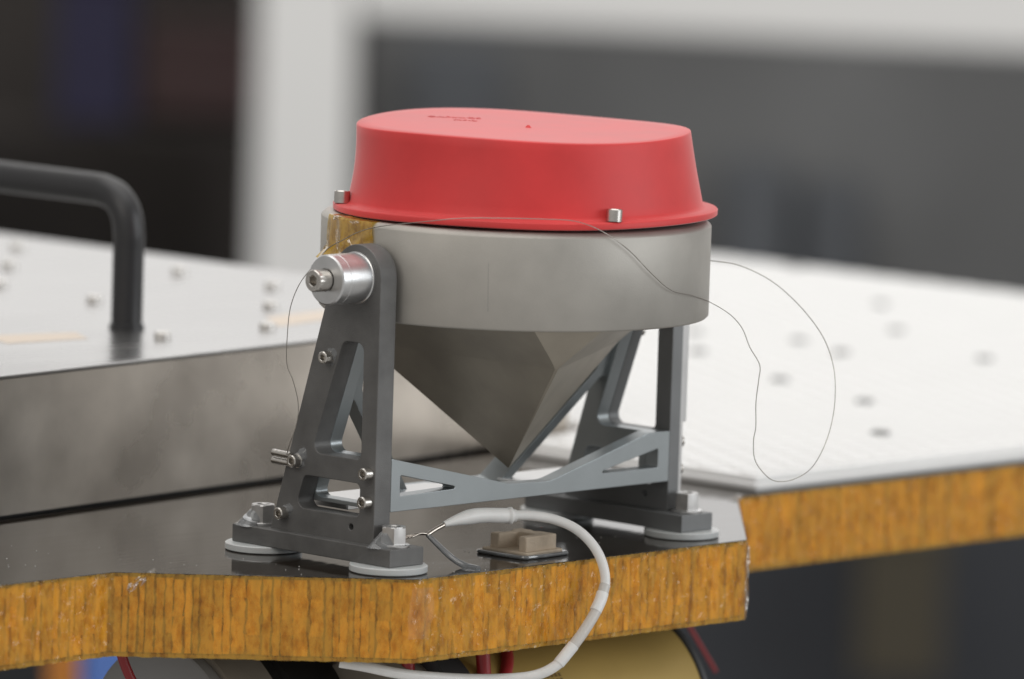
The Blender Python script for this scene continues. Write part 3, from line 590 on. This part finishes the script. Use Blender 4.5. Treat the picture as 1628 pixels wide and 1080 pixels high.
# ================================================================== WHITE QUILTED TRAY
tray = empty('quilted_tray', (500, 320, 0)); tag(tray, 'large white quilted tray with grey fasteners lying on the deck at right', 'tray')
tp = fillet([(188, 46.5), (823, 46.5), (823, 646), (446, 646), (246, 555), (246, 200), (236, 188), (188, 182)], [2, 3, 3, 2, 2, 2, 2, 2], 5)
ti = fillet([(191, 49.5), (820, 49.5), (820, 643), (448, 643), (249, 552), (249, 198), (238, 185.5), (191, 179)], [2, 3, 3, 2, 2, 2, 2, 2], 5)
link('panel_base', plate(tp, [], 3.0, .8, XY(.05)), M['white'], tray)
link('panel_top', plate(ti, [], 2.4, .8, XY(3.0)), M['white'], tray)
vs = []; fs = []; pitch = 13.0
for i in range(60):
    for j in range(72):
        x = 199 + i * pitch + (pitch / 2 if j % 2 else 0); y = 57 + j * pitch * .866
        if x > 812 or y > 634 or (x < 256 and y > 172) or y > 540 + (x - 256) * .44: continue
        b = len(vs); r = 6.1; n = 12
        for rr, z in ((r, 5.30), (r - .8, 6.3), (r * .5, 5.9)):
            vs += [(x + rr * math.cos(2 * math.pi * k / n), y + rr * math.sin(2 * math.pi * k / n), z) for k in range(n)]
        for q in (0, 1):
            for k in range(n): fs.append((b + q * n + k, b + q * n + (k + 1) % n, b + (q + 1) * n + (k + 1) % n, b + (q + 1) * n + k))
        fs.append(tuple(b + 2 * n + k for k in range(n)))
tag(link('quilt_dimples', mesh('quilt_dimples', vs, fs, True, 40), M['white'], tray), kind='stuff')
traf_m = loft('panel_fastener', [circle(4.2, 0, 20), circle(4.2, .8, 20), circle(3.2, 1.9, 20), hexring(1.8, 1.9, 20), hexring(1.6, .9, 20)], deg=30)
for x, y in ((331, 105.7), (405.9, 178.4), (433.1, 250.4), (535.5, 303.5), (554.3, 345.7), (574.6, 252.3), (626.9, 348.8), (708.5, 428.2), (806.7, 568.9), (481.2, 341.7), (536.4, 393.6)):
    shared('panel_fastener', traf_m, M['tray_fast'], tray, (x, y, 5.5), (0, 0, x))

# ================================================================== DUST ON THE DECK
vs = []; fs = []; rnd = random.Random(44)
for k in range(64):
    if k < 44: a = rnd.uniform(0, 1); x = -230 + a * 190; y = max(42, 44 - (x + 158) * .95) + rnd.uniform(0, 60) - 2; y = y if x < -158 else -x * .96 - 110 + rnd.uniform(2, 80)
    else: x = rnd.uniform(-60, 80); y = rnd.uniform(-32, 20)
    if x > -95 and x < -60 and y < 70: continue
    l = rnd.uniform(.12, .6); a = rnd.uniform(0, 3.14); ww = rnd.uniform(.08, .2); dx, dy = l * math.cos(a), l * math.sin(a); ex, ey = -ww * math.sin(a), ww * math.cos(a); b = len(vs)
    vs += [(x, y, .02), (x + dx, y + dy, .02), (x + dx + ex, y + dy + ey, .12), (x + ex, y + ey, .12), (x + dx / 2, y + dy / 2, .32)]
    fs += [(b, b + 1, b + 4), (b + 1, b + 2, b + 4), (b + 2, b + 3, b + 4), (b + 3, b, b + 4)]
tag(link('dust_flecks', mesh('dust_flecks', vs, fs), M['flake']), 'pale dust flecks scattered over the dark deck', 'dust', kind='stuff')

# ================================================================== THINGS UNDER THE DECK
drum = empty('gold_drum', (30, 20, -112)); tag(drum, 'gold coloured drum with dark rims under the deck', 'drum')
DR = 40.0
ax = frame_from((0, 20, -72.5), (1, 0, 0))
link('barrel', place(loft('barrel', [circle(DR, -24, 96), circle(DR + .2, -23, 96), circle(DR + .2, 89, 96), circle(DR, 90, 96)]), ax), M['gold'], drum)
for z0, z1 in ((-37, -24.2), (90.2, 93.2)): link('end_rim', place(loft('end_rim', [circle(32, z0, 96), circle(DR + .2, z0, 96), circle(DR + .9, z0 + .5, 96), circle(DR + .9, z1 - .5, 96), circle(DR + .2, z1, 96), circle(32, z1, 96)]), ax), M['dark_rim'], drum)
link('end_cap', place(loft('end_cap', [circle(14, -50, 96), circle(34, -48.5, 96), circle(36, -46, 96), circle(36, -37.2, 96)]), ax), M['beige'], drum)
vs = []; fs = []
for row in range(2):
    for k in range(6):
        for dz in (0, 1):
            for dx in (0, 1):
                a = math.radians(-49 - row * 3.2 - dz * 2.2); x = 8 + k * 2.0 + dx * 1.3; vs.append((x, 20 + (DR + .35) * math.sin(a), -72.5 + (DR + .35) * math.cos(a)))
        b = len(vs) - 4; fs.append((b, b + 1, b + 3, b + 2))
link('printed_mark', mesh('printed_mark', vs, fs), M['print'], drum)
cyl2 = empty('beige_canister', (-95, 60, -112)); tag(cyl2, 'beige canister with black collar left of the gold drum under the deck', 'canister')
cx2 = frame_from((-101, 66, -72.5), (1, 0, 0))
link('canister_body', place(loft('canister_body', [circle(39.5, 0, 80), circle(40, .6, 80), circle(40, 21, 80), circle(39.5, 21.6, 80)]), cx2), M['beige'], cyl2)
link('canister_collar', place(loft('canister_collar', [circle(38, 21.8, 80), circle(38, 31, 80)]), cx2), M['black'], cyl2)
link('canister_cap', place(loft('canister_cap', [circle(24, -6, 80), circle(37, -5.6, 80), circle(38, -5, 80), circle(38, -.2, 80)]), cx2), M['palegrey'], cyl2)
gm = empty('motor_housing', (-55, 60, -110)); tag(gm, 'dark grey round motor housing between canister and gold drum under the deck', 'motor')
cx3 = frame_from((-74, 60, -72.5), (1, 0, 0))
link('motor_case', place(loft('motor_case', [circle(34, 0, 80), circle(36, 2, 80), circle(36, 26, 80), circle(34, 28, 80)]), cx3), M['black'], gm)
link('motor_flange', place(loft('motor_flange', [circle(39, 28.2, 80), circle(39, 33, 80)]), cx3), M['palegrey'], gm)
for nm, pts, r, lab in (('red_wire', [(-20, -8, -29.5), (-19.5, -9, -38), (-19, -10, -52)], 2.6, 'thick red wire dropping from under the deck beside the cable'),
                    ('red_wire', [(4, 12, -31), (2, 2, -35), (-6, -8, -42), (-18, -14, -54)], 2.4, 'red wire slanting below the deck just left of the gold drum'),
                    ('red_wire', [(-44, 6, -29.5), (-43.5, 5, -40), (-43, 4, -55)], 2.4, 'red wire hanging straight down in front of the black motor housing'),
                    ('red_wire', [(-134, 60, -29.8), (-131, 58, -40), (-124, 54, -56)], 1.8, 'dark red wire left of the canister in front of the blue carton'),
                    ('red_wire', [(-196, 90, -29.8), (-194, 88, -36), (-190, 84, -50)], 1.2, 'thin red wire at the far left below the deck'),
                    ('red_wire', [(160, 70, -29.5), (168, 68, -44), (186, 62, -72)], .8, 'thin red wire right of the gold drum')):
    tag(link(nm, tube(pts, r, 12, 6), M['redwire']), lab, 'wire', 'red wires under the deck')

# ================================================================== THE HALL BEHIND (far out of focus)
def hbox(name, m, s0, s1, d0, d1, z0, z1, parent=None, bev=4):
    poly = [hall(s0, d0, 0), hall(s1, d0, 0), hall(s1, d1, 0), hall(s0, d1, 0)]
    return link(name, plate([V((p.x, p.y)) for p in poly], [], z1 - z0, bev, XY(z0)), m, parent)
tag(hbox('floor', M['floor'], -3500, 3500, 600, 6500, -1420, -1400), kind='structure')
tag(hbox('wall', M['wallgrey'], -190, 2600, 5600, 5680, -700, -40), kind='structure')
tag(hbox('lower_wall', M['navywall'], -700, 2600, 5560, 5640, -1400, -702), kind='structure')  # lower part of the wall, darker and bluer than the grey above
tag(hbox('shelf_wall', M['darkwall'], -1600, -192, 5600, 5680, -700, 300), kind='structure')
tag(hbox('pillar', M['pillar'], -284, -182, 4700, 4800, -1400, 320), kind='structure')
bq = [hall(-178, 4731, 0), hall(1500, 4230, 0), hall(1500, 4310, 0), hall(-178, 4811, 0)]
bm_ = link('beam', plate([V((p.x, p.y)) for p in bq], [], 240, 4, XY(-118)), M['pillar']); tag(bm_, kind='structure')
for nm, m, s0, s1, z0, z1, lab in (('storage_bin', 'blue', -545, -455, -290, -110, 'blurred deep blue bin on the dark shelf at upper left'),
                       ('storage_bin', 'darkred', -440, -290, -275, -170, 'blurred dark red bin beside the white pillar'),
                       ('storage_bin', 'ochre', 420, 520, -920, -740, 'blurred ochre bin low on the right below the deck'),
                       ('storage_bin', 'blue', 318, 352, -740, -650, 'blurred narrow blue bin under the right deck panel')):
    o = empty(nm, hall((s0 + s1) / 2, 5350, z0)); tag(o, lab, 'bin', 'bins on the far shelves')
    hbox('bin_body', M[m], s0, s1, 5300, 5400, z0, z1 - 12, o); hbox('bin_lid', M[m], s0 - 4, s1 + 4, 5295, 5405, z1 - 12, z1, o)
for s0, s1, z0, z1, lab in ((250, 330, -690, -330, 'blurred dark cabinet far behind the right panel'), (345, 420, -690, -350, 'blurred second dark cabinet further right behind the panel'), (-130, -20, -690, -200, 'blurred dark cabinet just right of the white pillar')):
    o = empty('cabinet', hall((s0 + s1) / 2, 5500, z0)); tag(o, lab, 'cabinet', 'dark cabinets along the grey wall')
    hbox('cabinet_body', M['cabgrey'], s0, s1, 5480, 5580, z0, z1, o); hbox('cabinet_door', M['cabgrey'], s0 + 8, s1 - 8, 5474, 5479, z0 + 30, z1 - 20, o, 1)
o = empty('shelf_rack', hall(-500, 5500, -1400)); tag(o, 'blurred dark shelf rack behind the black handle', 'shelf')
for z in (-300, -520, -760): hbox('shelf_board', M['darkwall'], -1500, -300, 5290, 5500, z, z + 8, o)
for s_ in (-1490, -310): hbox('shelf_post', M['darkwall'], s_, s_ + 14, 5330, 5460, -1398, 100, o)
for nm, m, s0, s1, lab in (('carton', 'skyblue', -282, -226, 'blurred blue carton below the deck at lower left'), ('carton', 'orange', -304, -286, 'blurred orange carton beside the blue one at lower left')):
    o = empty(nm, hall(s0, 2000, -520)); tag(o, lab, 'carton', 'cartons at lower left'); hbox('carton_body', M[m], s0, s1, 2000, 2080, -520, -364, o, 2); hbox('carton_flap', M[m], s0 + 1, s1 - 1, 2002, 2078, -364, -360, o, 1)
